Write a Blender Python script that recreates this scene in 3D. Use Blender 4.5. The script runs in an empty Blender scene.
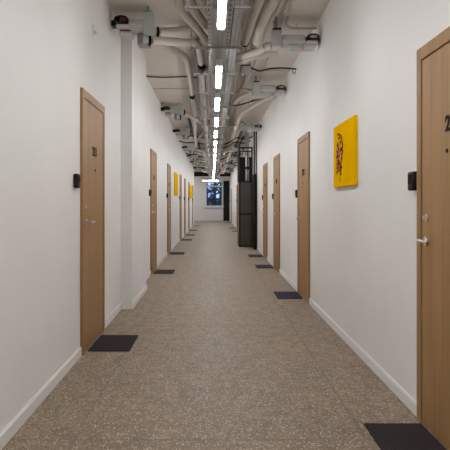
import bpy, bmesh, math, random
from mathutils import Vector, Matrix
random.seed(7)
S = bpy.context.scene
C = S.collection
PI = math.pi

# ------------------------------------------------------------------ camera
cd = bpy.data.cameras.new('camera')
cam = bpy.data.objects.new('camera', cd); C.objects.link(cam)
cam.location = (0, 0, 1.23); cam.rotation_euler = (PI/2, 0, 0)
cd.sensor_width = 36; cd.lens = 36*510/450
cd.shift_x = 12.5/450; cd.shift_y = -22/450
cd.clip_start = .02; cd.clip_end = 300
S.camera = cam

# ------------------------------------------------------------------ world, exposure
w = bpy.data.worlds.new('dusk_sky'); S.world = w; w.use_nodes = True
bg = w.node_tree.nodes['Background']
bg.inputs[0].default_value = (.20, .31, .52, 1); bg.inputs[1].default_value = 2.6
S.view_settings.view_transform = 'Standard'; S.view_settings.look = 'None'
S.view_settings.gamma = 1; S.view_settings.use_curve_mapping = False
S.view_settings.exposure = 0.0
LAMP = 53.0          # emission of the tube diffusers

# ------------------------------------------------------------------ materials
def mat(name, col, rough=.6, metal=0.0, spec=.5):
    m = bpy.data.materials.new(name); m.use_nodes = True
    b = m.node_tree.nodes['Principled BSDF']
    b.inputs['Base Color'].default_value = (*col, 1)
    b.inputs['Roughness'].default_value = rough
    b.inputs['Metallic'].default_value = metal
    b.inputs['Specular IOR Level'].default_value = spec
    return m
def nt(m): return m.node_tree, m.node_tree.nodes['Principled BSDF']
def node(t, kind, **kw):
    n = t.nodes.new(kind)
    for k, v in kw.items(): setattr(n, k, v)
    return n
def coords(t, scale=(1, 1, 1), which='Object'):
    tc = node(t, 'ShaderNodeTexCoord'); mp = node(t, 'ShaderNodeMapping')
    t.links.new(tc.outputs[which], mp.inputs[0]); mp.inputs['Scale'].default_value = scale
    return mp.outputs[0]
def noise(t, vec, scale, detail=3, rough=.5):
    n = node(t, 'ShaderNodeTexNoise'); t.links.new(vec, n.inputs['Vector'])
    n.inputs['Scale'].default_value = scale; n.inputs['Detail'].default_value = detail
    n.inputs['Roughness'].default_value = rough
    return n.outputs['Fac']
def ramp(t, fac, stops):
    r = node(t, 'ShaderNodeValToRGB'); t.links.new(fac, r.inputs[0])
    e = r.color_ramp.elements
    while len(e) < len(stops): e.new(.5)
    for q, (p, c) in zip(e, stops): q.position = p; q.color = (*c, 1)
    return r.outputs[0]
def mix(t, fac, a, b, mode='MIX'):
    n = node(t, 'ShaderNodeMix', data_type='RGBA', blend_type=mode)
    for sock, v in ((n.inputs[0], fac), (n.inputs[6], a), (n.inputs[7], b)):
        if hasattr(v, 'is_linked'): t.links.new(v, sock)
        elif isinstance(v, (int, float)): sock.default_value = v
        else: sock.default_value = (*v, 1)
    return n.outputs[2]
def math_(t, op, a, b=0.0):
    n = node(t, 'ShaderNodeMath', operation=op)
    for s, v in zip(n.inputs, (a, b)):
        if hasattr(v, 'is_linked'): t.links.new(v, s)
        else: s.default_value = v
    return n.outputs[0]
def bump(t, b, h, strength, dist=.01):
    n = node(t, 'ShaderNodeBump'); t.links.new(h, n.inputs['Height'])
    n.inputs['Strength'].default_value = strength; n.inputs['Distance'].default_value = dist
    t.links.new(n.outputs[0], b.inputs['Normal'])

M = {}
# painted plaster wall
m = M['wall'] = mat('white_wall_paint', (.80, .775, .75), .75, spec=.25); t, b = nt(m)
v = coords(t); n1 = noise(t, v, 1.1, 3)
t.links.new(ramp(t, n1, [(.3, (.825, .812, .795)), (.7, (.865, .852, .836))]), b.inputs['Base Color'])
bump(t, b, noise(t, v, 90, 3), .06, .004)
# painted concrete ceiling
m = M['ceiling'] = mat('painted_concrete_ceiling', (.60, .555, .51), .85, spec=.2); t, b = nt(m)
v = coords(t); n1 = noise(t, v, 1.7, 4)
t.links.new(ramp(t, n1, [(.3, (.675, .62, .56)), (.7, (.725, .67, .61))]), b.inputs['Base Color'])
bump(t, b, noise(t, v, 30, 4), .12, .006)
M['baseboard'] = mat('white_baseboard_paint', (.86, .845, .825), .45)
# terrazzo floor
m = M['floor'] = mat('grey_terrazzo', (.25, .22, .19), .5, spec=.3); t, b = nt(m)
v = coords(t)
big = noise(t, v, 1.3, 4, .6); midn = noise(t, v, 9, 4, .6)
base = ramp(t, big, [(.3, (.185, .139, .094)), (.7, (.335, .254, .175))])
base = mix(t, .55, base, ramp(t, midn, [(.3, (.155, .116, .078)), (.7, (.350, .266, .185))]))
def chips(scale, thr, soft):
    vo = node(t, 'ShaderNodeTexVoronoi'); t.links.new(v, vo.inputs['Vector']); vo.inputs['Scale'].default_value = scale
    sep = node(t, 'ShaderNodeSeparateColor'); t.links.new(vo.outputs['Color'], sep.inputs[0])
    inside = math_(t, 'LESS_THAN', vo.outputs['Distance'], soft)
    pick = math_(t, 'GREATER_THAN', sep.outputs[0], thr)
    return math_(t, 'MULTIPLY', inside, pick)
base = mix(t, math_(t, 'MULTIPLY', chips(62, .66, .36), .8), base, (.62, .54, .45))
base = mix(t, math_(t, 'MULTIPLY', chips(95, .62, .40), .6), base, (.56, .49, .41))
base = mix(t, math_(t, 'MULTIPLY', chips(70, .80, .42), .6), base, (.085, .075, .065))
# slab joints: two lengthwise ones and a cross joint every 2.45 m
sx = node(t, 'ShaderNodeSeparateXYZ'); t.links.new(v, sx.inputs[0])
wob = math_(t, 'MULTIPLY', math_(t, 'SUBTRACT', noise(t, v, 6, 2), .5), .02)
def line(val, pos, wd):
    d = math_(t, 'ABSOLUTE', math_(t, 'SUBTRACT', math_(t, 'ADD', val, wob), pos)); return math_(t, 'LESS_THAN', d, wd)
j = math_(t, 'MAXIMUM', line(sx.outputs[0], -.72, .010), line(sx.outputs[0], .80, .010))
yy = math_(t, 'MODULO', math_(t, 'ADD', sx.outputs[1], 49.0-5.1+1.2), 2.45)
j = math_(t, 'MAXIMUM', j, line(yy, 1.2, .012))
base = mix(t, math_(t, 'MULTIPLY', j, .3), base, (.12, .105, .09))
t.links.new(base, b.inputs['Base Color'])
t.links.new(ramp(t, big, [(.3, (.46,)*3), (.7, (.60,)*3)]), b.inputs['Roughness'])
bump(t, b, midn, .05, .004)
# oak veneer, vertical grain
def oak(name, k=1.0):
    m = mat(name, (.45, .30, .19), .5, spec=.27); t, b = nt(m)
    v = coords(t, (1, 1, .035)); g = noise(t, v, 34, 5, .6); g2 = noise(t, coords(t, (1, 1, .02)), 9, 2)
    c = ramp(t, g, [(.28, (.275*k, .146*k, .055*k)), (.5, (.365*k, .208*k, .090*k)), (.75, (.42*k, .252*k, .115*k))])
    c = mix(t, .4, c, ramp(t, g2, [(.3, (.305*k, .166*k, .065*k)), (.7, (.42*k, .248*k, .110*k))]))
    t.links.new(c, b.inputs['Base Color']); return m
M['oak'] = oak('oak_veneer'); M['oak_frame'] = oak('oak_frame_veneer', .97)
M['gap'] = mat('dark_gap', (.05, .03, .02), .9)
M['chrome'] = mat('satin_chrome', (.72, .70, .67), .28, 1)
M['black'] = mat('black_plastic', (.008, .008, .009), .45, spec=.25)
M['digits'] = mat('dark_brown_digits', (.016, .008, .006), .7, spec=.15)
M['rubber'] = mat('black_rubber', (.006, .006, .006), .95, spec=.05)
M['white_plastic'] = mat('white_plastic', (.78, .77, .75), .4)
M['red'] = mat('dark_red_plastic', (.20, .010, .02), .4)
M['unit_grey'] = mat('grey_painted_sheet', (.52, .535, .53), .45)
M['unit_dark'] = mat('grey_green_duct_paint', (.30, .315, .285), .5)
M['collar'] = mat('pale_grey_collar', (.62, .61, .60), .5)
M['black_metal'] = mat('black_powder_coat', (.009, .008, .007), .5, spec=.25)
M['brown_panel'] = mat('brown_grey_panel', (.075, .062, .050), .45)
m = M['duct'] = mat('beige_flexible_duct', (.58, .53, .475), .7, spec=.3); t, b = nt(m)
bump(t, b, noise(t, coords(t), 45, 2), .1, .004)
m = M['galv'] = mat('galvanised_steel', (.50, .51, .51), .42, .75); t, b = nt(m)
t.links.new(ramp(t, noise(t, coords(t), 14, 3), [(.35, (.36, .37, .37)), (.65, (.52, .53, .53))]), b.inputs['Base Color'])
# perforated galvanised sheet: slots in the object's own x/y grid
def perforated(name, px, py, rx, ry, edge=None):
    m = mat(name, (.5, .51, .51), .45, .6); t, b = nt(m)
    sp = node(t, 'ShaderNodeSeparateXYZ'); t.links.new(coords(t), sp.inputs[0])
    def cell(o, p, r):
        f = math_(t, 'MODULO', math_(t, 'ADD', o, 100.5*p), p)
        return math_(t, 'LESS_THAN', math_(t, 'ABSOLUTE', math_(t, 'SUBTRACT', f, p/2)), r)
    h = math_(t, 'MULTIPLY', math_(t, 'MULTIPLY', cell(sp.outputs[0], px, rx), cell(sp.outputs[1], py, ry)), .85)
    if edge:
        h = math_(t, 'MULTIPLY', h, math_(t, 'GREATER_THAN', math_(t, 'ABSOLUTE', sp.outputs[0]), edge))
    base = ramp(t, noise(t, coords(t, (6, .4, 6)), 7, 3), [(.35, (.36, .365, .36)), (.65, (.52, .53, .53))])
    t.links.new(mix(t, h, base, (.02, .02, .02)), b.inputs['Base Color']); return m
M['tray'] = perforated('perforated_tray_sheet', .022, .11, .008, .022, .080)
M['tray_all'] = perforated('slotted_tray_sheet', .04, .06, .004, .016)
M['rail'] = perforated('perforated_rail', .03, .5, .0085, .0075)
M['cable'] = mat('dark_cable', (.02, .016, .013), .6)
M['conduit'] = mat('beige_conduit', (.52, .475, .43), .6)
m = M['mat_rubber'] = mat('charcoal_mat_fibre', (.033, .026, .028), .95, spec=.2); t, b = nt(m)
n1 = noise(t, coords(t), 260, 2)
t.links.new(ramp(t, n1, [(.35, (.022, .017, .019)), (.65, (.048, .038, .041))]), b.inputs['Base Color']); bump(t, b, n1, .5, .004)
m = M['mat_navy'] = mat('dark_navy_mat_fibre', (.03, .028, .05), .95, spec=.2); t, b = nt(m)
n1 = noise(t, coords(t), 260, 2)
t.links.new(ramp(t, n1, [(.35, (.022, .020, .038)), (.65, (.045, .040, .066))]), b.inputs['Base Color']); bump(t, b, n1, .5, .004)
m = M['yellow'] = mat('yellow_canvas', (.86, .50, .008), .9, spec=.0); t, b = nt(m)
t.links.new(ramp(t, noise(t, coords(t), 5, 3), [(.3, (.88, .48, .001)), (.7, (.93, .53, .002))]), b.inputs['Base Color'])
for n_, c_ in (('paint_plum', (.085, .012, .012)), ('paint_pink', (.58, .24, .16)), ('paint_ochre', (.42, .13, .03))):
    M[n_] = mat(n_, c_, .9, spec=0)
M['lamp_body'] = mat('pale_grey_lamp_housing', (.60, .61, .60), .45)
m = M['glow'] = mat('glowing_diffuser', (.9, .9, .9), .5); t, b = nt(m)
b.inputs['Emission Color'].default_value = (.985, .985, 1.0, 1); b.inputs['Emission Strength'].default_value = LAMP
m = M['glass'] = mat('window_glass', (1, 1, 1), .02); t, b = nt(m)
b.inputs['Transmission Weight'].default_value = 1; b.inputs['IOR'].default_value = 1.1
M['window_white'] = mat('white_window_frame', (.80, .82, .85), .4)
m = M['bark'] = mat('tree_bark', (.045, .04, .04), .9)
m = M['ground'] = mat('outdoor_ground', (.10, .095, .09), .95)
m = M['facade'] = mat('dusk_facade', (.20, .17, .19), .9)

# ------------------------------------------------------------------ mesh helpers
def box(bm, x0, x1, y0, y1, z0, z1, bev=0, seg=2):
    g = bmesh.ops.create_cube(bm, size=1.0)
    vs = g['verts']
    for q in vs:
        q.co = Vector((x0+(q.co.x+.5)*(x1-x0), y0+(q.co.y+.5)*(y1-y0), z0+(q.co.z+.5)*(z1-z0)))
    if bev:
        es = list({e for q in vs for e in q.link_edges})
        bmesh.ops.bevel(bm, geom=es, offset=bev, segments=seg, affect='EDGES', profile=.5)
def cyl(bm, p0, p1, r0, r1=None, n=16, caps=True):
    p0, p1 = Vector(p0), Vector(p1); r1 = r0 if r1 is None else r1
    d = (p1-p0); L = d.length; q = d.to_track_quat('Z', 'Y').to_matrix().to_4x4()
    bmesh.ops.create_cone(bm, cap_ends=caps, segments=n, radius1=r0, radius2=r1, depth=L,
                          matrix=Matrix.Translation((p0+p1)/2) @ q)
def smooth_path(pts, n=8):
    P = [Vector(p) for p in pts]
    if len(P) < 3: return P
    out = []
    for i in range(len(P)-1):
        a = P[i-1] if i else P[0]*2-P[1]; b_, c = P[i], P[i+1]
        d = P[i+2] if i+2 < len(P) else P[-1]*2-P[-2]
        for k in range(n):
            s = k/n
            out.append(.5*((2*b_)+(c-a)*s+(2*a-5*b_+4*c-d)*s*s+(3*b_-a-3*c+d)*s**3))
    out.append(P[-1]); return out
def tube(bm, pts, r, n=14, sm=8, ribs=0.0):
    P = smooth_path(pts, sm)
    T = [(P[min(i+1, len(P)-1)]-P[max(i-1, 0)]).normalized() for i in range(len(P))]
    up = Vector((0, 0, 1)) if abs(T[0].z) < .9 else Vector((1, 0, 0))
    nrm = T[0].cross(up).normalized(); rings = []
    for i, p in enumerate(P):
        nrm = (nrm - T[i]*nrm.dot(T[i])).normalized(); bn = T[i].cross(nrm)
        rr = r*(1+(ribs if i % 2 else -ribs))
        rings.append([bm.verts.new(p+rr*(math.cos(2*PI*k/n)*nrm+math.sin(2*PI*k/n)*bn)) for k in range(n)])
    for a, b_ in zip(rings, rings[1:]):
        for k in range(n):
            bm.faces.new((a[k], a[(k+1) % n], b_[(k+1) % n], b_[k]))
    bm.faces.new(rings[0][::-1]); bm.faces.new(rings[-1])
def oval_ring(bm, cx, y0, y1, cz, rx, rz, wd, n=24):
    """elliptical band with axis y"""
    def ring(y, k): return [bm.verts.new((cx+(rx-k)*math.cos(2*PI*i/n), y, cz+(rz-k)*math.sin(2*PI*i/n))) for i in range(n)]
    A, B, Cc, D = ring(y0, 0), ring(y1, 0), ring(y1, wd), ring(y0, wd)
    for P, Q in ((A, B), (B, Cc), (Cc, D), (D, A)):
        for k in range(n): bm.faces.new((P[k], P[(k+1) % n], Q[(k+1) % n], Q[k]))
def oval_disc(bm, cx, y0, y1, cz, rx, rz, n=24):
    A = [bm.verts.new((cx+rx*math.cos(2*PI*i/n), y0, cz+rz*math.sin(2*PI*i/n))) for i in range(n)]
    B = [bm.verts.new((cx+rx*math.cos(2*PI*i/n), y1, cz+rz*math.sin(2*PI*i/n))) for i in range(n)]
    for k in range(n): bm.faces.new((A[k], A[(k+1) % n], B[(k+1) % n], B[k]))
    bm.faces.new(A[::-1]); bm.faces.new(B)
def blob(bm, verts, x0, x1):
    """flat outline in the y/z plane given a small thickness along x"""
    A = [bm.verts.new((x0, y, z)) for y, z in verts]; B = [bm.verts.new((x1, y, z)) for y, z in verts]
    k = len(A)
    fs = [bm.faces.new((A[i], A[(i+1) % k], B[(i+1) % k], B[i])) for i in range(k)]
    fs.append(bm.faces.new(A[::-1])); fs.append(bm.faces.new(B)); return fs
def obj(name, bm, material, parent=None, smooth=False, loc=None):
    me = bpy.data.meshes.new(name)
    bmesh.ops.recalc_face_normals(bm, faces=bm.faces[:])
    bm.to_mesh(me); bm.free(); me.materials.append(material)
    if smooth:
        for p in me.polygons: p.use_smooth = True
        me.set_sharp_from_angle(angle=math.radians(40))
    o = bpy.data.objects.new(name, me); C.objects.link(o)
    if parent: o.parent = parent
    if loc: o.location = loc
    return o
def quick(name, material, parent, *boxes, bev=0):
    bm = bmesh.new()
    for q in boxes: box(bm, *q, bev=bev)
    return obj(name, bm, material, parent)
def rebase(o, loc):
    """move a top-level mesh's origin to loc"""
    loc = Vector(loc); o.data.transform(Matrix.Translation(-loc)); o.location = loc
def tag(o, label, cat, group=None, kind=None):
    if label: o['label'] = label
    if cat: o['category'] = cat
    if group: o['group'] = group
    if kind: o['kind'] = kind
    return o
def thing(name, label, cat, loc, group=None, kind=None):
    o = bpy.data.objects.new(name, None); C.objects.link(o); o.location = loc; o.empty_display_size = .1
    return tag(o, label, cat, group, kind)
def kids(o): return [c for c in bpy.data.objects if c.parent == o]
def dup(root, loc, label=None, group=None):
    r = root.copy(); C.objects.link(r); r.location = loc
    if label: r['label'] = label
    if group: r['group'] = group
    for ch in kids(root):
        c = ch.copy(); C.objects.link(c); c.parent = r
        for g in kids(ch):
            d = g.copy(); C.objects.link(d); d.parent = c
    return r
def struct(name, material, *boxes, label=None, cat=None, bm=None):
    if bm is None:
        bm = bmesh.new()
        for q in boxes: box(bm, *q)
    return tag(obj(name, bm, material), label, cat, kind='structure')
ORD = ['first', 'second', 'third', 'fourth', 'fifth', 'sixth', 'seventh', 'eighth', 'ninth', 'tenth', 'eleventh', 'twelfth',
       'thirteenth', 'fourteenth', 'fifteenth', 'sixteenth', 'seventeenth', 'eighteenth', 'nineteenth', 'twentieth',
       'twenty-first', 'twenty-second', 'twenty-third', 'twenty-fourth', 'twenty-fifth', 'twenty-sixth', 'twenty-seventh',
       'twenty-eighth', 'twenty-ninth', 'thirtieth', 'thirty-first', 'thirty-second']

# ------------------------------------------------------------------ the setting
XL, XR, ZC = -1.065, 1.186, 3.27      # left wall, right wall, ceiling
YB, YE = -7.0, 35.4                   # behind the camera, end wall
YL = 29.4                             # the left wall stops here, the space widens
struct('floor', M['floor'], (-4.2, 1.6, YB-.3, YE+.3, -.2, 0), label='grey speckled terrazzo floor of the corridor', cat='floor')
struct('ceiling', M['ceiling'], (-4.2, 1.6, YB-.3, YE+.3, ZC, ZC+.25), label='beige painted concrete ceiling above the ducts', cat='ceiling')
struct('wall_left', M['wall'], (XL-.25, XL, YB, YL, 0, ZC), (XL-.05, -.935, 5.92, 7.2, 0, ZC), (-4.1, XL-.25, YL-.2, YL, 0, ZC),
       label='white left corridor wall with a shallow pilaster', cat='wall')
struct('wall_right', M['wall'], (XR, XR+.25, YB, YE, 0, ZC), label='white right corridor wall', cat='wall')
struct('wall_rear', M['wall'], (XL-.25, XR+.25, YB-.25, YB, 0, ZC), label='white wall closing the corridor behind the viewer', cat='wall')
struct('wall_side', M['wall'], (-4.2, -4.1, YL-.2, YE+.2, 0, ZC), label='white side wall of the widening at the end', cat='wall')
WX0, WX1, WZ0, WZ1 = -.52, .75, .96, 2.74
struct('wall_end', M['wall'], (-4.2, WX0, YE, YE+.2, 0, ZC), (WX1, XR+.25, YE, YE+.2, 0, ZC),
       (WX0, WX1, YE, YE+.2, 0, WZ0), (WX0, WX1, YE, YE+.2, WZ1, ZC), label='white end wall with the window', cat='wall')
LD = [4.10, 8.72, 11.96, 16.5, 19.1, 22.4, 26.8]
RD = [2.11, 6.20, 8.95, 10.97, 21.9, 24.0, 31.1]
DW = .80; DWL = .84
def base_runs(doors, y0, y1, DW):
    y = y0
    for d in doors:
        yield y, d; y = d+DW
    yield y, y1
bm = bmesh.new()
PIL = (5.92, 7.2)
for a, q in base_runs(LD, YB, YL, DWL):
    segs = [(a, q)] if not (a < PIL[0] < q) else [(a, PIL[0]), (PIL[1], q)]
    for s0, s1 in segs:
        box(bm, XL, XL+.013, s0, s1, 0, .068); box(bm, XL, XL+.008, s0, s1, .068, .076)
box(bm, -.935, -.922, PIL[0], PIL[1], 0, .068); box(bm, -.935, -.927, PIL[0], PIL[1], .068, .076)
box(bm, XL+.013, -.922, PIL[0]-.013, PIL[0], 0, .068); box(bm, XL+.013, -.922, PIL[1], PIL[1]+.013, 0, .068)
struct('baseboard_left', M['baseboard'], bm=bm, label='white baseboard along the left wall', cat='baseboard')
bm = bmesh.new()
for a, q in base_runs(RD, YB, YE, DW):
    box(bm, XR-.013, XR, a, q, 0, .068); box(bm, XR-.008, XR, a, q, .068, .076)
struct('baseboard_right', M['baseboard'], bm=bm, label='white baseboard along the right wall', cat='baseboard')
struct('baseboard_end', M['baseboard'], (-4.1, .74, YE-.013, YE, 0, .075), label='white baseboard under the window', cat='baseboard')

# window at the end
wn = thing('window_1', 'white framed window on the end wall with dusk trees outside', 'window', (0, YE, WZ0), kind='structure')
bm = bmesh.new(); y0, y1 = -.02, .10
W0, W1, H = WX0, WX1, WZ1-WZ0
for q in ((W0, W0+.11, 0, H), (W1-.11, W1, 0, H), (W0+.11, W1-.11, 0, .09), (W0+.11, W1-.11, H-.08, H)):
    box(bm, q[0], q[1], y0, y1, q[2], q[3], bev=.006)
obj('window_frame', bm, M['window_white'], wn)
quick('transom_bar', M['window_white'], wn, (W0+.11, W1-.11, .0, .08, H-.40, H-.30))
quick('window_pane', M['glass'], wn, (W0+.10, W1-.10, .045, .055, .08, H-.39))
quick('transom_pane', M['glass'], wn, (W0+.10, W1-.10, .045, .055, H-.31, H-.07))
quick('window_sill', M['window_white'], wn, (W0-.04, W1+.04, -.12, -.02, -.045, 0.0), bev=.005)
o = quick('door_15', M['black_metal'], None, (.755, 1.165, YE-.06, YE, 0, 2.76), bev=.004)
tag(o, 'tall black panel door right of the window on the end wall', 'door', kind='structure')
# outside: ground, facade and bare trees
struct('ground', M['ground'], (-25, 25, YE+.5, YE+60, -4.0, -3.8), label='dark ground outside the window', cat='ground')
o = quick('building', M['facade'], None, (-9, 12, YE+30, YE+36, -3.8, 1.9)); tag(o, 'dim building seen low through the end window', 'building')
def bare_tree(x, y, h, label, lean):
    tr = thing('tree', label, 'tree', (x, y, -3.8), 'bare trees outside the window')
    rnd = random.Random(int(x*100+y)); bm = bmesh.new()
    tube(bm, [(0, 0, 0), (lean*.3, 0, h*.3), (lean*.6, .1, h*.65), (lean, .1, h)], .16, 8)
    obj('trunk', bm, M['bark'], tr, True); bm = bmesh.new()
    for k in range(26):
        z = h*(.35+.6*rnd.random()); a = rnd.uniform(0, 2*PI); L = rnd.uniform(.8, 2.2)
        p = Vector((lean*z/h, .05, z)); d = Vector((math.cos(a), math.sin(a)*.6, rnd.uniform(.3, 1)))
        e = p+d*L*.5; tube(bm, [p, p+d*L*.25+Vector((0, 0, -.05)), e], .05, 5, 3)
        for s in range(4):
            d2 = d+Vector((rnd.uniform(-.8, .8), rnd.uniform(-.5, .5), rnd.uniform(-.3, .7)))
            tube(bm, [p+d*L*.25, p+d*L*.3+d2*L*.25, p+d*L*.3+d2*L*.5], .022, 4, 2)
    obj('branches', bm, M['bark'], tr, True)
bare_tree(-.35, YE+9, 8.2, 'bare tree on the left seen through the end window', -.3)
bare_tree(.55, YE+7, 7.6, 'bare tree on the right seen through the end window', .25)
bare_tree(.15, YE+14, 9.5, 'bare tree in the middle farther back through the end window', .1)

# ------------------------------------------------------------------ doors
def digits(txt, size):
    cu = bpy.data.curves.new('number', 'FONT'); cu.body = txt; cu.size = size; cu.extrude = .0015; cu.offset = .0034
    cu.align_x = 'CENTER'; cu.align_y = 'CENTER'; cu.space_character = 1.02
    o = bpy.data.objects.new('tmp_text', cu); C.objects.link(o)
    dg = bpy.context.evaluated_depsgraph_get()
    me = bpy.data.meshes.new_from_object(o.evaluated_get(dg)); bpy.data.objects.remove(o)
    return me
def door(idx, side, ynear, num, label, hz):
    """side -1: on the left wall, +1: on the right wall. hz: height of the frame top."""
    X = XL if side < 0 else XR; DW = DWL if side < 0 else globals()['DW']
    d = thing('door_%d' % idx, label, 'door', (X, ynear, 0), 'oak veneer apartment doors', 'structure')
    def sx(a, q): return (min(-side*a, -side*q), max(-side*a, -side*q))
    F = .058
    bm = bmesh.new()
    for (a, q, z0, z1) in ((0, F, 0, hz), (DW-F, DW, 0, hz), (F, DW-F, hz-.07, hz)):
        box(bm, *sx(.0005, .022), a, q, z0, z1, bev=.002, seg=1)
    obj('door_frame', bm, M['oak_frame'], d)
    quick('door_gap', M['gap'], d, (*sx(.0005, .006), F, DW-F, .001, hz-.07))
    leaf = quick('door_leaf', M['oak'], d, (*sx(.006, .016), F+.005, DW-F-.005, .008, hz-.076), bev=.0015)
    # lock side: near side on the left wall, far side on the right wall
    ly = F+.055 if side < 0 else DW-F-.068
    dr = 1 if side < 0 else -1
    dz = hz-2.10
    bm = bmesh.new()
    hzz = 1.025+dz*.8
    cyl(bm, (-side*.016, ly, hzz), (-side*.026, ly, hzz), .026, n=20)
    cyl(bm, (-side*.026, ly, hzz), (-side*.066, ly, hzz), .010, n=12)
    tube(bm, [(-side*.062, ly-dr*.006, hzz), (-side*.066, ly+dr*.03, hzz), (-side*.064, ly+dr*.115, hzz-.002)], .008, 10, 5)
    obj('door_handle', bm, M['chrome'], d, True)
    bm = bmesh.new(); lz = 1.150+dz*.6
    cyl(bm, (-side*.016, ly, lz), (-side*.022, ly, lz), .022, n=20); cyl(bm, (-side*.022, ly, lz), (-side*.030, ly, lz), .012, n=14)
    box(bm, *sx(.030, .038), ly-.004, ly+.004, lz-.013, lz+.013)
    obj('door_lock', bm, M['chrome'], d, True)
    bm = bmesh.new(); cyl(bm, (-side*.016, DW/2+.03, 1.49+dz*.5), (-side*.021, DW/2+.03, 1.49+dz*.5), .010, n=14)
    obj('peephole', bm, M['digits'], d, True)
    if num:
        me = digits(num, .108); me.materials.clear(); me.materials.append(M['digits'])
        o = bpy.data.objects.new('door_number', me); C.objects.link(o); o.parent = d
        # text reads along +y on the left wall and along -y on the right wall
        if side < 0: o.matrix_local = Matrix(((0, 0, 1, .018), (1, 0, 0, .43), (0, 1, 0, 1.68), (0, 0, 0, 1)))
        else: o.matrix_local = Matrix(((0, 0, -1, -.018), (-1, 0, 0, .368), (0, 1, 0, 1.622), (0, 0, 0, 1)))
    return d
LN = ['213', '211', '209', '207', '205', '203', '201']
RN = ['214', '212', '210', '208', '206', '204', '202']
lmark = ['oak door marked 213, nearest on the left wall', 'oak door just past the white pilaster on the left wall',
         'oak door just before the small yellow painting on the left wall', 'oak door just past the small yellow painting on the left wall',
         'fifth oak door along the left wall', 'sixth oak door on the left, before the farthest yellow painting',
         'last oak door at the far end of the left wall']
rmark = ['nearest oak door on the right, cut by the picture edge', 'oak door just past the large yellow painting on the right wall',
         'oak door between two others on the right wall before the black cage', 'oak door nearest the black cage on the right wall',
         'oak door hidden behind the black cage on the right wall', 'oak door past the black cage on the right wall',
         'farthest oak door on the right wall']
for i, y in enumerate(LD): door(i+1, -1, y, LN[i], lmark[i], 2.16)
for i, y in enumerate(RD): door(i+8, 1, y, RN[i], rmark[i], 2.10)

# black card readers beside each door
def reader(side, y, z, label):
    X = XL if side < 0 else XR
    o = thing('card_reader', label, 'card reader', (X, y, z), 'black card readers beside the doors')
    def sx(a, q): return (min(-side*a, -side*q), max(-side*a, -side*q))
    bm = bmesh.new(); box(bm, *sx(.001, .036), -.042, .042, -.055, .055, bev=.010, seg=3); obj('housing', bm, M['black'], o, True)
    bm = bmesh.new(); box(bm, *sx(.036, .039), -.026, .026, -.015, .04, bev=.001, seg=1); obj('touch_panel', bm, M['digits'], o)
    return o
for i, y in enumerate(LD):
    reader(-1, y-.16, 1.40, 'black card reader on the wall in front of the %s door on the left' % ORD[i])
for i, y in enumerate(RD):
    reader(1, y+DW+.062, 1.357, 'black card reader on the wall past the %s door on the right' % ORD[i])

# doormats
def doormat(x0, x1, y0, m, label):
    bm = bmesh.new(); cx, cy = (x0+x1)/2, y0+.25
    box(bm, x0-cx, x1-cx, -.25, .25, 0, .009, bev=.003, seg=1)
    o = obj('doormat', bm, m, None, loc=(cx, cy, .0005)); o.rotation_euler[2] = random.uniform(-.012, .012)
    return tag(o, label, 'doormat', 'doormats')
lmn = ['door 213', 'the second door on the left', 'the third door on the left', 'the fourth door on the left', 'the fifth door on the left', 'the sixth door on the left', 'the last door on the left']
for i, y in enumerate(LD):
    doormat(-1.035, -.685, y+.12 + (.1 if i > 1 else 0), M['mat_rubber'], 'charcoal doormat lying in front of '+lmn[i])
rmn = ['the nearest door on the right', 'the second door on the right', 'the third door on the right', 'the door nearest the black cage',
       'the door hidden by the black cage', 'the door past the black cage', 'the farthest door on the right']
for i, y in enumerate(RD):
    doormat(.838, 1.160, (2.33, 6.53, 9.6, 11.6, 22.0, 24.7, 31.4)[i], M['mat_rubber'] if i in (0,) else M['mat_navy'],
            ('charcoal' if i == 0 else 'dark navy')+' doormat lying in front of '+rmn[i])

# ------------------------------------------------------------------ paintings
def painting(side, y0, y1, z0, z1, th, label, art):
    X = XL if side < 0 else XR
    p = thing('painting', label, 'painting', (X, (y0+y1)/2, (z0+z1)/2), 'yellow canvases')
    hy, hz = (y1-y0)/2, (z1-z0)/2
    def sx(a, q): return (min(-side*a, -side*q), max(-side*a, -side*q))
    bm = bmesh.new(); box(bm, *sx(.001, th), -hy, hy, -hz, hz, bev=.003)
    if art:
        rnd = random.Random(4); paints = ['paint_plum', 'paint_pink', 'paint_ochre']
        cy, cz = .14, .0
        lift = [0]
        def spot(kind, y, z, ry, rz):
            k = 9; lift[0] += 1; f = th+.0002+.00002*lift[0]
            vs = [(y+ry*rnd.uniform(.6, 1.2)*math.cos(2*PI*i/k), z+rz*rnd.uniform(.6, 1.2)*math.sin(2*PI*i/k)) for i in range(k)]
            
            for fc in blob(bm, vs, -side*(th-.001), -side*f): fc.material_index = 1+paints.index(kind)
        spot('paint_pink', cy+.045, cz+.0, .075, .12); spot('paint_ochre', cy+.02, cz-.08, .07, .07); spot('paint_pink', cy+.0, cz+.03, .05, .07)
        for k in range(70):
            q = rnd.uniform(0, 2*PI); rr = rnd.random()**.5
            y = cy+.115*rr*math.cos(q); z = cz+.17*rr*math.sin(q)
            spot(rnd.choice(['paint_plum', 'paint_ochre', 'paint_pink', 'paint_plum']), y, z, rnd.uniform(.008, .022), rnd.uniform(.008, .022))
        for k in range(20):
            z = cz+.15-.017*k; spot('paint_plum', cy-.085-.03*math.sin(k*.3)+rnd.uniform(-.012, .012), z, .019, .013)
        for k in range(8): spot('paint_plum', cy+.05-.016*k, cz+.17+rnd.uniform(-.02, .03), .012, .014)
        for k in range(12): spot('paint_ochre', cy+rnd.uniform(-.05, .09), cz-.13+rnd.uniform(-.03, .03), .02, .02)
        for k in range(6): spot('paint_plum', cy-.03, cz-.17-.014*k, .006, .009)
    o = obj('canvas', bm, M['yellow'], p)
    for k in ('paint_plum', 'paint_pink', 'paint_ochre'): o.data.materials.append(M[k])
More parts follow.
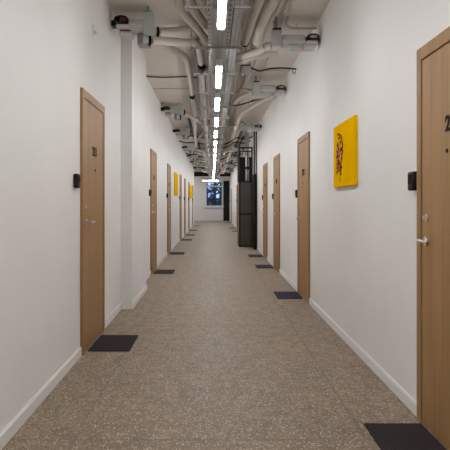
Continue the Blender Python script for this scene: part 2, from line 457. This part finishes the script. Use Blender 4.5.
painting(1, 4.157, 4.87, 1.377, 1.947, .030, 'large yellow canvas with a dark red splash on the right wall', True)
painting(-1, 14.1, 15.34, 1.44, 2.09, .03, 'small yellow canvas on the left wall between two oak doors', False)
painting(-1, 23.6, 26.4, 1.46, 2.08, .03, 'farthest yellow canvas on the left wall near the end', False)

# small white wall sensor up on the left wall
sn = thing('wall_sensor', 'small white sensor high on the left wall above the door marked 213', 'sensor', (XL, 4.545, 2.77))
bm = bmesh.new(); box(bm, .001, .012, -.018, .018, -.035, .045, bev=.004); obj('back_plate', bm, M['white_plastic'], sn)
bm = bmesh.new(); cyl(bm, (.012, 0, -.012), (.034, 0, -.02), .016, .010); obj('sensor_eye', bm, M['white_plastic'], sn, True)

# ------------------------------------------------------------------ cable trays, rails, lamps
ZT = 2.85
def tray(x0, x1, m, label, hgt=.06):
    cx = (x0+x1)/2; hw = (x1-x0)/2
    t_ = thing('cable_tray', label, 'cable tray', (cx, 0, ZT))
    y0, y1 = -6.5, 33.5
    quick('tray_bottom', m, t_, (-hw, hw, y0, y1, .0005, .003))
    quick('tray_side', M['galv'], t_, (-hw, -hw+.0025, y0, y1, .003, hgt)); quick('tray_side', M['galv'], t_, (hw-.0025, hw, y0, y1, .003, hgt))
tray(-.045, .165, M['tray'], 'wide perforated steel cable tray above the row of tube lamps')
tray(.178, .262, M['tray_all'], 'narrow slotted steel cable tray right of the wide one')
proto = thing('tray_hanger', '', 'rail', (0, 4.2, ZT))
quick('support_rail', M['rail'], proto, (-.23, .32, -.010, .010, -.02, -.0005))
for x in (-.217, .307):
    bm = bmesh.new(); cyl(bm, (x, 0, -.04), (x, 0, ZC-ZT), .005, n=8); cyl(bm, (x, 0, -.038), (x, 0, -.03), .011, n=6)
    obj('threaded_rod', bm, M['galv'], proto, True)
ys = [4.2+1.09*k for k in range(-4, 27)]
n = 0
for y in ys:
    nm = 'perforated steel rail on two rods carrying the cable trays, '
    if y < 3.9: lab = nm+'overhead behind the nearest visible one'; g = 'tray hangers out of view'
    else: lab = nm+ORD[n]+' from the viewer'; n += 1; g = 'tray hangers'
    if abs(y-4.2) < .01: tag(proto, lab, 'rail', 'tray hangers')
    else: dup(proto, (0, y, ZT), lab, g)
# tube lamps under the rails
lp = thing('tube_lamp', '', 'lamp', (.07, 3.13, 2.73))
LL = 1.10
bm = bmesh.new(); box(bm, -.033, .033, 0, LL, -.052, -.012, bev=.008); obj('lamp_housing', bm, M['lamp_body'], lp, True)
def diffuser():
    bm = bmesh.new(); n = 10; rings = []
    prof = [(-.030, -.052)]+[(.030*math.cos(PI+PI*i/n), -.060-.014*math.sin(PI*i/n)) for i in range(n+1)]+[(.030, -.052)]
    for y, s in ((.045, .9), (.055, 1), (LL-.055, 1), (LL-.045, .9)):
        rings.append([bm.verts.new((x*s, y, z)) for x, z in prof])
    k = len(prof)
    for a, q in zip(rings, rings[1:]):
        for i in range(k): bm.faces.new((a[i], a[(i+1) % k], q[(i+1) % k], q[i]))
    bm.faces.new(rings[0][::-1]); bm.faces.new(rings[-1]); return bm
obj('diffuser', diffuser(), M['glow'], lp, True)
for y0 in (-.004, LL-.046):
    bm = bmesh.new(); box(bm, -.034, .034, y0, y0+.050, -.078, -.014, bev=.010, seg=3); obj('end_cap', bm, M['lamp_body'], lp, True)
for y in (.2, LL-.2):
    quick('mounting_clip', M['galv'], lp, (-.02, .02, y-.012, y+.012, -.012, .088))
ystart = [3.13]+[5.275+1.6*k for k in range(17)]
tag(lp, 'glowing tube lamp under the cable tray, first in the row', 'lamp', 'tube lamps in the row')
for k, y in enumerate(ystart[1:]):
    dup(lp, (.07, y, 2.73), 'glowing tube lamp under the cable tray, %s in the row' % ORD[k+1])
for k, y in enumerate((1.35, -.25, -1.85, -3.45, -5.05)):
    dup(lp, (.07, y, 2.73), 'glowing tube lamp overhead, %s one behind the visible row' % ORD[k], 'tube lamps out of view')
cross = dup(lp, (.42, 33.0, 2.732), 'glowing tube lamp hung crosswise before the end window', 'tube lamp hung crosswise')
cross.rotation_euler[2] = PI/2
cross2 = dup(lp, (-2.4, 32.2, 2.722), 'glowing tube lamp in the widening left of the end window', 'tube lamp in the widening')
cross3 = dup(lp, (-1.32, 34.1, 2.7205), 'added unseen tube lamp in the left widening, brightening the end wall', 'added fill lamp in the widening')  # extra lamp added out of view to brighten the end wall
cross3.rotation_euler[2] = PI/2
bm = bmesh.new(); box(bm, -.70, .48, 32.98, 33.02, 2.8205, 2.85)
for x in (-.6, .35): cyl(bm, (x, 33.0, 2.84), (x, 33.0, ZC), .005, n=8)
o = obj('lamp_rail', bm, M['black_metal'], None); rebase(o, (0, 33, 2.76)); tag(o, 'dark rail holding the crosswise tube lamp at the end', 'rail')
bm = bmesh.new(); box(bm, -2.45, -1.30, 34.08, 34.12, 2.809, 2.84)
for x in (-2.3, -1.45): cyl(bm, (x, 34.1, 2.83), (x, 34.1, ZC), .005, n=8)
o = obj('lamp_rail', bm, M['black_metal'], None); rebase(o, (-1.9, 34.1, 2.81)); tag(o, 'dark rail holding the added unseen crosswise lamp in the left widening', 'rail')
o = quick('lamp_rail', M['black_metal'], None, (-2.43, -2.37, 32.3, 33.2, 2.8105, ZC)); tag(o, 'dark rail holding the lamp in the left widening', 'rail')

# ------------------------------------------------------------------ ventilation units
def unit_left(loc, label):
    """x counts from the wall into the corridor"""
    u = thing('ventilation_unit', label, 'ventilation unit', loc, 'ventilation units along the left wall')
    bm = bmesh.new(); box(bm, .345, .455, -.16, .05, -.105, .095, bev=.006); obj('end_box', bm, M['unit_grey'], u)
    bm = bmesh.new(); box(bm, .19, .345, -.12, .06, -.075, .045, bev=.022, seg=4); obj('housing', bm, M['unit_grey'], u, True)
    quick('seam_strip', M['collar'], u, (.195, .343, -.124, -.119, -.052, -.012))
    bm = bmesh.new(); oval_ring(bm, .125, -.17, -.06, .02, .072, .038, .014); r = obj('intake_ring', bm, M['black'], u, True)
    bm = bmesh.new(); oval_disc(bm, .14, -.155, -.09, .02, .030, .026); obj('red_valve', bm, M['red'], r, True)
    bm = bmesh.new(); box(bm, .0, .195, -.06, .05, -.012, .05, bev=.01); obj('wall_sleeve', bm, M['black'], u)
    bm = bmesh.new(); box(bm, .07, .195, -.15, .03, -.066, -.022, bev=.014, seg=3); obj('collar', bm, M['collar'], u, True)
    bm = bmesh.new(); box(bm, .10, .22, -.10, .05, -.085, -.066, bev=.004); obj('clamp', bm, M['red'], u)
    bm = bmesh.new(); box(bm, .09, .235, -.11, .05, -.130, -.085, bev=.014, seg=3); obj('collar', bm, M['collar'], u, True)
    bm = bmesh.new(); box(bm, .27, .40, -.02, .14, -.195, -.075, bev=.012, seg=3); obj('connector_box', bm, M['unit_dark'], u, True)
    for k, (x, z, y) in enumerate(((.42, -.02, .10), (.345, -.145, .0))):
        bm = bmesh.new(); cyl(bm, (x-.02, y, z), (x+.055, y+.02, z-.0), .050, n=18); s = obj('duct_spigot', bm, M['collar'], u, True)
        bm = bmesh.new(); cyl(bm, (x+.035, y+.012, z), (x+.06, y+.02, z), .054, n=18); obj('black_gasket', bm, M['rubber'], s, True)
    for y in (-.12, .02):
        quick('hanger_strap', M['galv'], u, (.385, .41, y-.003, y+.003, .095, ZC-loc[2]))
    return u
def unit_right(loc, label):
    u = thing('ventilation_unit', label, 'ventilation unit', loc, 'ventilation units along the right wall')
    bm = bmesh.new(); box(bm, -.533, -.43, -.10, .08, -.08, .10, bev=.006); obj('end_box', bm, M['unit_grey'], u)
    quick('black_lid', M['black'], u, (-.528, -.435, -.104, .076, .10, .118))
    bm = bmesh.new(); box(bm, -.43, -.165, -.09, .08, -.060, .060, bev=.035, seg=5); obj('housing', bm, M['unit_grey'], u, True)
    quick('seam_strip', M['collar'], u, (-.425, -.17, -.094, -.089, -.040, -.012))
    bm = bmesh.new(); oval_ring(bm, -.092, -.14, -.02, .015, .067, .031, .012); r = obj('intake_ring', bm, M['black'], u, True)
    bm = bmesh.new(); oval_disc(bm, -.085, -.12, -.07, .018, .040, .018); obj('pale_valve', bm, M['collar'], r, True)
    bm = bmesh.new(); box(bm, -.17, 0, -.02, .07, -.015, .05, bev=.01); obj('wall_sleeve', bm, M['black'], u)
    bm = bmesh.new(); box(bm, -.165, -.035, -.12, .05, -.060, -.020, bev=.014, seg=3); obj('collar', bm, M['collar'], u, True)
    bm = bmesh.new(); box(bm, -.195, -.055, -.10, .05, -.098, -.060, bev=.012, seg=3); obj('collar', bm, M['collar'], u, True)
    bm = bmesh.new(); box(bm, -.346, -.247, -.08, .03, -.135, -.060, bev=.006); obj('connector_box', bm, M['unit_grey'], u)
    bm = bmesh.new(); cyl(bm, (-.52, .09, -.02), (-.58, .12, -.02), .048, n=18); obj('duct_spigot', bm, M['collar'], u, True)
    for y in (-.07, .05):
        quick('hanger_strap', M['galv'], u, (-.50, -.475, y-.003, y+.003, .118, ZC-loc[2]))
    return u
ulY = [5.40, 10.55, 13.75, 17.8, 21.0, 24.0, 28.3]
ul = ['grey ventilation unit with red valves above the white pilaster on the left']+['grey ventilation unit at the left wall top, %s from the viewer' % ORD[k] for k in range(1, 7)]
for k, y in enumerate(ulY): unit_left((XL, y, 3.10 if k == 0 else 3.15), ul[k])
urY = [5.66, 8.25, 12.3, 17.5, 21.0, 25.0, 29.0]
ur = ['grey ventilation unit with black oval ring, nearest on the right wall']+['grey ventilation unit at the right wall top, %s from the viewer' % ORD[k] for k in range(1, 7)]
for k, y in enumerate(urY): unit_right((XR, y, 3.02 if k == 0 else 3.06), ur[k])

# ------------------------------------------------------------------ ducts, conduits, cables
def duct(pts, r, label, m='duct', hang=(.5,), name='ventilation_duct', cat='duct', ring=None, rl=.03, group=None, ribs=.012, sm=10):
    P = smooth_path(pts, sm)
    o0 = P[0].copy()
    d = thing(name, label, cat, o0, group)
    bm = bmesh.new(); tube(bm, [Vector(p)-o0 for p in pts], r, 16 if r > .03 else 8, sm, ribs if r > .03 else 0)
    obj('duct_pipe' if r > .03 else 'pipe', bm, M[m], d, True)
    for h in hang:
        q = P[int(h*(len(P)-1))]-o0; top = ZC-o0.z
        if top-q.z > r+.01:
            bm = bmesh.new(); cyl(bm, (q.x, q.y, q.z+r*.95), (q.x, q.y, top), .0035, n=6); obj('hanger_wire', bm, M['galv'], d)
    if ring:
        for e in ring:
            a, q = (P[-2], P[-1]) if e else (P[1], P[0])
            v = (q-a).normalized(); bm = bmesh.new()
            cyl(bm, q-o0-v*rl, q-o0+v*.004, r*1.12, n=18); obj('black_gasket', bm, M['rubber'], d, True)
    return d
# near left, curving in above the tray
R = .046
duct([(-.335, -2, 3.09), (-.33, 3, 3.09), (-.32, 4.5, 3.09), (-.287, 4.97, 3.09), (-.17, 5.36, 3.08), (-.06, 5.72, 3.06), (.06, 6.3, 3.05), (.08, 8.5, 3.05)],
     R, 'beige duct curving in from the upper left, outermost of three', hang=(.2, .45))
duct([(-.225, -2, 3.10), (-.225, 3, 3.10), (-.22, 4.5, 3.10), (-.19, 4.85, 3.10), (-.13, 5.12, 3.09), (-.04, 5.45, 3.08), (.15, 6.2, 3.06), (.19, 8, 3.06)],
     R, 'beige duct curving in from the upper left, middle of three', hang=(.2, .45))
duct([(-.115, -2, 3.10), (-.115, 3, 3.10), (-.11, 4.4, 3.10), (-.09, 4.75, 3.10), (-.03, 5.05, 3.09), (.12, 5.5, 3.09), (.28, 6.2, 3.07), (.29, 8, 3.07)],
     R, 'beige duct curving in from the upper left, next to the tray', hang=(.2, .45))
# from the nearest left unit towards the tray
duct([(-.59, 5.52, 3.08), (-.5, 5.60, 3.11), (-.40, 5.70, 3.15), (-.27, 5.80, 3.20), (-.22, 5.92, 3.212), (-.20, 6.2, 3.215)], R,
     'upper beige duct running from the nearest left unit to the tray', hang=(.6,))
duct([(-.665, 5.42, 2.955), (-.60, 5.56, 3.0), (-.47, 5.88, 3.09), (-.30, 5.98, 3.11), (-.19, 6.05, 3.11), (-.15, 6.25, 3.08), (-.145, 6.66, 3.02)], R,
     'lower beige duct from the nearest left unit, ending in a black ring', hang=(.55,), ring=(1,), rl=.10)
duct([(-.62, 6.5, 3.262), (-.52, 6.55, 3.20), (-.40, 6.62, 3.16), (-.345, 6.9, 3.15), (-.34, 7.6, 3.15), (-.34, 8.3, 3.15), (-.365, 9.2, 3.15)], .043,
     'beige duct dropping from the ceiling on the left to a black ring', hang=(.7,), ring=(1,), rl=.22)
duct([(-.366, 9.21, 3.15), (-.37, 9.9, 3.13), (-.38, 10.9, 3.12)], .058, 'dark grey-green duct continuing past the black ring on the left', m='unit_dark', hang=(.5,))
duct([(-.02, 6.75, 3.0), (-.10, 6.78, 2.99), (-.145, 6.95, 2.985), (-.147, 7.4, 2.98), (-.147, 15, 2.98), (-.147, 24, 2.98), (-.147, 33, 2.98)], .052,
     'long galvanised pipe running beside the tray into the distance', m='galv', hang=(.35, .5, .67, .84), ribs=0)
duct([(-.60, 10.67, 3.10), (-.55, 10.74, 3.09), (-.42, 10.95, 3.06), (-.24, 11.45, 3.03), (-.16, 11.6, 3.08), (.0, 11.8, 3.10)], .045,
     'beige duct slanting from the second left unit to the long pipe', hang=(.5,))
duct([(-.42, 11.25, 3.08), (-.43, 12.2, 3.07), (-.47, 14, 3.05), (-.52, 16.5, 3.04)], .042, 'beige duct lying lengthwise past the second left unit', hang=(.3, .8))
duct([(-.49, 15.9, 3.13), (-.42, 15.2, 3.14), (-.30, 14.2, 3.13), (-.18, 13.3, 3.12)], .042, 'beige branch duct leaning across to the long pipe', hang=(.5,))
# right side
duct([(.47, -2, 3.04), (.45, 3, 3.04), (.42, 4.5, 3.04), (.392, 4.9, 3.03), (.375, 5.3, 3.02), (.36, 5.68, 3.01)], .040,
     'beige duct overhead right of the tray, ending in a black ring', hang=(.3, .6), ring=(1,))
duct([(.60, -2, 3.09), (.59, 3, 3.09), (.56, 4.6, 3.09), (.525, 5.0, 3.08), (.50, 5.4, 3.07), (.505, 5.75, 3.04)], .048,
     'thick beige duct overhead beside the nearest right unit', hang=(.3, .6))
duct([(.70, -2, 3.15), (.69, 3, 3.15), (.665, 4.6, 3.15), (.61, 5.2, 3.14), (.575, 5.6, 3.13), (.57, 6.4, 3.13)], .03,
     'thin beige duct overhead just outside the thick one', hang=(.3, .6))
duct([(.60, 5.79, 3.0), (.53, 5.88, 2.98), (.44, 5.95, 2.97), (.36, 6.02, 2.965), (.22, 6.05, 2.965)], .040, 'beige duct from the nearest right unit to the tray', hang=(.5,))
duct([(.80, 6.25, 3.09), (.64, 6.25, 3.06), (.46, 6.28, 3.02), (.33, 6.34, 2.99), (.2, 6.4, 2.98)], .046, 'beige duct crossing behind the nearest right unit to the tray', hang=(.3,))
duct([(1.10, 8.95, 3.12), (.95, 9.25, 3.10), (.76, 9.65, 3.06), (.62, 10.2, 3.03), (.57, 10.9, 3.02), (.57, 12.5, 3.02), (.566, 14.0, 3.02)], .045,
     'beige duct bending from the right wall to run lengthwise before the cage', hang=(.4, .8))
duct([(.64, 8.38, 3.04), (.5, 8.6, 3.03), (.38, 9.1, 3.02), (.36, 10.2, 3.02)], .04, 'beige duct from the second right unit turning along the tray', hang=(.5,))
duct([(.645, 12.4, 3.05), (.61, 12.45, 3.09), (.54, 12.6, 3.14), (.42, 13.0, 3.14), (.37, 14.4, 3.10)], .04, 'beige duct from the third right unit turning along the tray', hang=(.5,))
# far ducts, left and right
rnd = random.Random(21)
k = 3
for y in ulY[3:]:
    for q in range(2):
        z = 3.10-.10*q
        e = rnd.uniform(-.30, -.24); L = rnd.uniform(.8, 2.0)
        duct([(-.60+.03*q, y+.13+.12*q, z), (-.48, y+.25+.12*q, z-.01), (e-.04, y+.45+.15*q, z-.02), (e, y+.75+.15*q, z-.03), (e, y+.8+L, z-.03)], .042,
             '%s beige duct turning from the %s left unit along the corridor' % (('upper', 'lower')[q], ORD[k]), hang=(.6,), group='far left ducts')
    k += 1
k = 3
for y in urY[3:]:
    for q in range(2):
        z = 3.06-.10*q; e = rnd.uniform(.40, .62); L = rnd.uniform(.8, 2.0)
        duct([(.66, y+.12+.12*q, z), (.62, y+.3+.1*q, z), (e+.02, y+.55+.1*q, z-.01), (e-.02, y+.9, z-.03), (e-.04, y+1+L, z-.05)], .042,
             '%s beige duct turning from the %s right unit along the corridor' % (('upper', 'lower')[q], ORD[k]), hang=(.6,), group='far right ducts')
    k += 1
# conduits
duct([(.775, -2, 3.235), (.765, 3, 3.235), (.76, 5.0, 3.235), (.765, 5.75, 3.235), (.765, 9, 3.235)], .011, 'thin conduit running lengthwise on the right of the ceiling', m='conduit', hang=(), name='conduit', cat='conduit')
duct([(.80, 5.42, 3.20), (.815, 5.62, 3.205), (.86, 5.74, 3.21), (.95, 5.78, 3.21), (1.18, 5.78, 3.21)], .014, 'curved conduit above the nearest right unit', m='conduit', hang=(.75,), name='conduit', cat='conduit')
for k, (x, lab) in enumerate(((.37, 'nearest the tray'), (.46, 'in the middle of three'), (.54, 'farthest from the tray'))):
    duct([(x+.06, 6.6, 3.235), (x+.05, 7.1, 3.18), (x+.02, 7.6, 3.135), (x, 8.4, 3.12), (x-.03, 9.3, 3.14), (x-.02, 10.2, 3.20), (x-.02, 11, 3.235), (x-.02, 20, 3.235), (x-.02, 32, 3.235)], .014,
         'thin ceiling conduit past the junction box, '+lab, m='conduit', hang=(), name='conduit', cat='conduit')
duct([(-1.06, 9.05, 3.255), (-.8, 9.05, 3.257), (-.3, 9.05, 3.255)], .008, 'pale conduit crossing the ceiling left of the long pipe', m='conduit', hang=(), name='conduit', cat='conduit')
duct([(1.18, 7.75, 3.24), (.95, 7.75, 3.245), (.72, 7.78, 3.24), (.64, 7.9, 3.23)], .009, 'pale conduit above the second right unit', m='conduit', hang=(), name='conduit', cat='conduit')
# dark cables
def cable(pts, r, label, group='dark cables under the ceiling'):
    bm = bmesh.new(); p0 = Vector(pts[0]); tube(bm, [Vector(p)-p0 for p in pts], r, 7, 6)
    o = obj('cable', bm, M['cable'], None, True, loc=p0); tag(o, label, 'cable', group)
cable([(-1.06, 8.15, 3.255), (-.95, 8.15, 3.245), (-.75, 8.14, 3.238), (-.6, 8.16, 3.247), (-.40, 8.15, 3.25), (-.15, 8.15, 3.22)], .011, 'dark cable crossing the ceiling past the left pilaster')
cable([(.50, 7.06, 3.115), (.56, 7.1, 3.10), (.66, 7.12, 3.075), (.80, 7.14, 3.11), (.98, 7.18, 3.13), (1.18, 7.2, 3.12)], .011, 'dark cable sagging from the grey junction box to the right wall')
cable([(1.14, 7.2, 3.12), (1.13, 7.2, 3.08), (1.155, 7.2, 3.05), (1.17, 7.2, 3.09)], .005, 'small cable loop hanging at the right wall')
cable([(.34, 9.0, 2.955), (.46, 9.05, 2.965), (.62, 9.1, 3.02), (.80, 9.2, 3.09)], .012, 'thick dark cable slanting right of the tray')
cable([(.72, 9.6, 3.16), (.9, 9.62, 3.19), (1.05, 9.6, 3.17)], .010, 'short dark cable right of the slanting one')
cable([(.5, 8.75, 3.2), (.7, 8.72, 3.17), (1.0, 8.78, 3.2), (1.18, 8.78, 3.2)], .007, 'thin dark cable behind the second right unit')
cable([(.31, 8.0, 2.95), (.38, 7.9, 2.95), (.45, 7.6, 3.0), (.455, 7.15, 3.0)], .006, 'thin dark cable dropping from the junction box to the tray')
k = 0
for y in (14.6, 16.2, 18.9, 20.2, 22.6, 25.2, 27.6):
    cable([(-1.06, y, 3.2), (-.85, y+.03, 3.15), (-.6, y, 3.15), (-.35, y+.1, 3.12), (-.1, y, 3.1)], .02, 'dark cable bundle crossing to the left wall, %s from the viewer' % ORD[k], 'far left cable bundles'); k += 1
k = 0
for y in (14.9, 15.9, 18.6, 20.1, 22.4, 24.1, 26.4, 28.2, 30.0):
    cable([(1.18, y, 3.17), (.95, y+.03, 3.10), (.7, y, 3.13), (.5, y+.15, 3.02), (.31, y+.2, 2.95)], .02, 'dark cable bundle crossing to the right wall, %s from the viewer' % ORD[k], 'far right cable bundles'); k += 1
# coloured cables lying in the narrow tray
for k, x in enumerate((.195, .22, .245)):
    cable([(x, -2, ZT+.014), (x+.008, 6, ZT+.014), (x-.006, 14, ZT+.014), (x, 33, ZT+.014)], .010, 'dark cable lying in the narrow tray, '+('left', 'middle', 'right')[k]+' of three', 'cables in the narrow tray')
# black insulated pipes in the far half
for k, (x, z, y0) in enumerate(((-.555, 3.222, 11.5), (-.47, 3.222, 14.2), (.80, 3.205, 12.8), (.92, 3.20, 15.2))):
    duct([(x, y0, z), (x, 20, z), (x, 33, z)], .034, 'black insulated pipe under the ceiling running to the end, %s side, %s' % (('left', 'right')[k > 1], ('nearer the tray' if k in (1, 2) else 'nearer the wall')),
         m='cable', hang=(.3, .6), name='insulated_pipe', cat='pipe', ribs=0)
# junction box
jb = thing('junction_box', 'grey junction box hung right of the trays with a dark cable', 'junction box', (.455, 7.0, 3.0))
bm = bmesh.new(); box(bm, -.068, .068, -.05, .05, -.0, .10, bev=.006); obj('box_body', bm, M['unit_grey'], jb)
quick('box_lid', M['black'], jb, (-.066, .066, -.048, .048, .10, .118))
bm = bmesh.new(); cyl(bm, (0, 0, .118), (0, 0, ZC-3.0), .004, n=6); obj('hanger_wire', bm, M['galv'], jb)
for k in range(3):
    bm = bmesh.new(); cyl(bm, (-.045+.04*k, 0, -.025), (-.045+.04*k, 0, 0), .012, n=12); obj('cable_gland', bm, M['collar'], jb, True)
# dark beam pipe across the end
o = quick('ceiling_beam', M['black_metal'], None, (-4.0, 1.18, 33.3, 33.6, 2.98, ZC)); tag(o, 'dark beam across the ceiling before the end wall', 'beam', kind='structure')

# ------------------------------------------------------------------ black cage cabinet on the right
cg = thing('riser_cage', 'tall black framed cage with brown-grey panels against the right wall', 'cage', (.745, 14.3, 0))
W, D, HT = XR-.745-.0145, .95, 2.80
for (x, y) in ((0, 0), (W-.085, 0), (0, D-.04)):
    quick('post', M['black_metal'], cg, (x, x+.04, y, y+.04, 0, HT))
quick('tall_post', M['black_metal'], cg, (W-.032, W, -.85, -.81, 0, ZC-.002))
quick('tall_post', M['black_metal'], cg, (W-.085, W-.05, -.85, -.81, 0, ZC-.002))
quick('filler_panel', M['black_metal'], cg, (W-.07, W-.012, -.808, -.002, 0, 2.0))
quick('front_panel', M['brown_panel'], cg, (.04, W-.085, .004, .02, .04, .90), bev=.003)
quick('front_panel', M['brown_panel'], cg, (.04, W-.085, .004, .02, .94, 1.81), bev=.003)
quick('side_panel', M['brown_panel'], cg, (.006, .018, .04, D-.04, .04, .90)); quick('side_panel', M['brown_panel'], cg, (.006, .018, .04, D-.04, .94, 1.81))
bm = bmesh.new()
for z in (0, .90, 1.81, HT-.04, HT-.13):
    h = .04 if z != HT-.13 else .025
    box(bm, .04, W-.085, 0, .04, z, z+h); box(bm, 0, .04, .04, D-.04, z, z+h)
obj('cross_bars', bm, M['black_metal'], cg)
bm = bmesh.new()
for k in range(1, 5): box(bm, .04+.065*k-.008, .04+.065*k+.008, .012, .028, 1.85, HT-.13)
for k in range(1, 12): box(bm, .006, .022, .04+.073*k-.006, .04+.073*k+.006, 1.85, HT-.13)
obj('grille', bm, M['black_metal'], cg)
quick('backing', M['black_metal'], cg, (.05, W, D-.04, D-.02, 0, 2.6))
pp = thing('riser_pipe', 'silver riser pipe standing inside the black cage', 'pipe', (1.0, 14.75, 0))
bm = bmesh.new(); cyl(bm, (0, 0, 0), (0, 0, ZC), .055, n=18); obj('pipe', bm, M['galv'], pp, True)
bm = bmesh.new(); cyl(bm, (0, 0, 2.2), (0, 0, 2.28), .068, n=18); obj('pipe_clamp', bm, M['black'], pp, True)
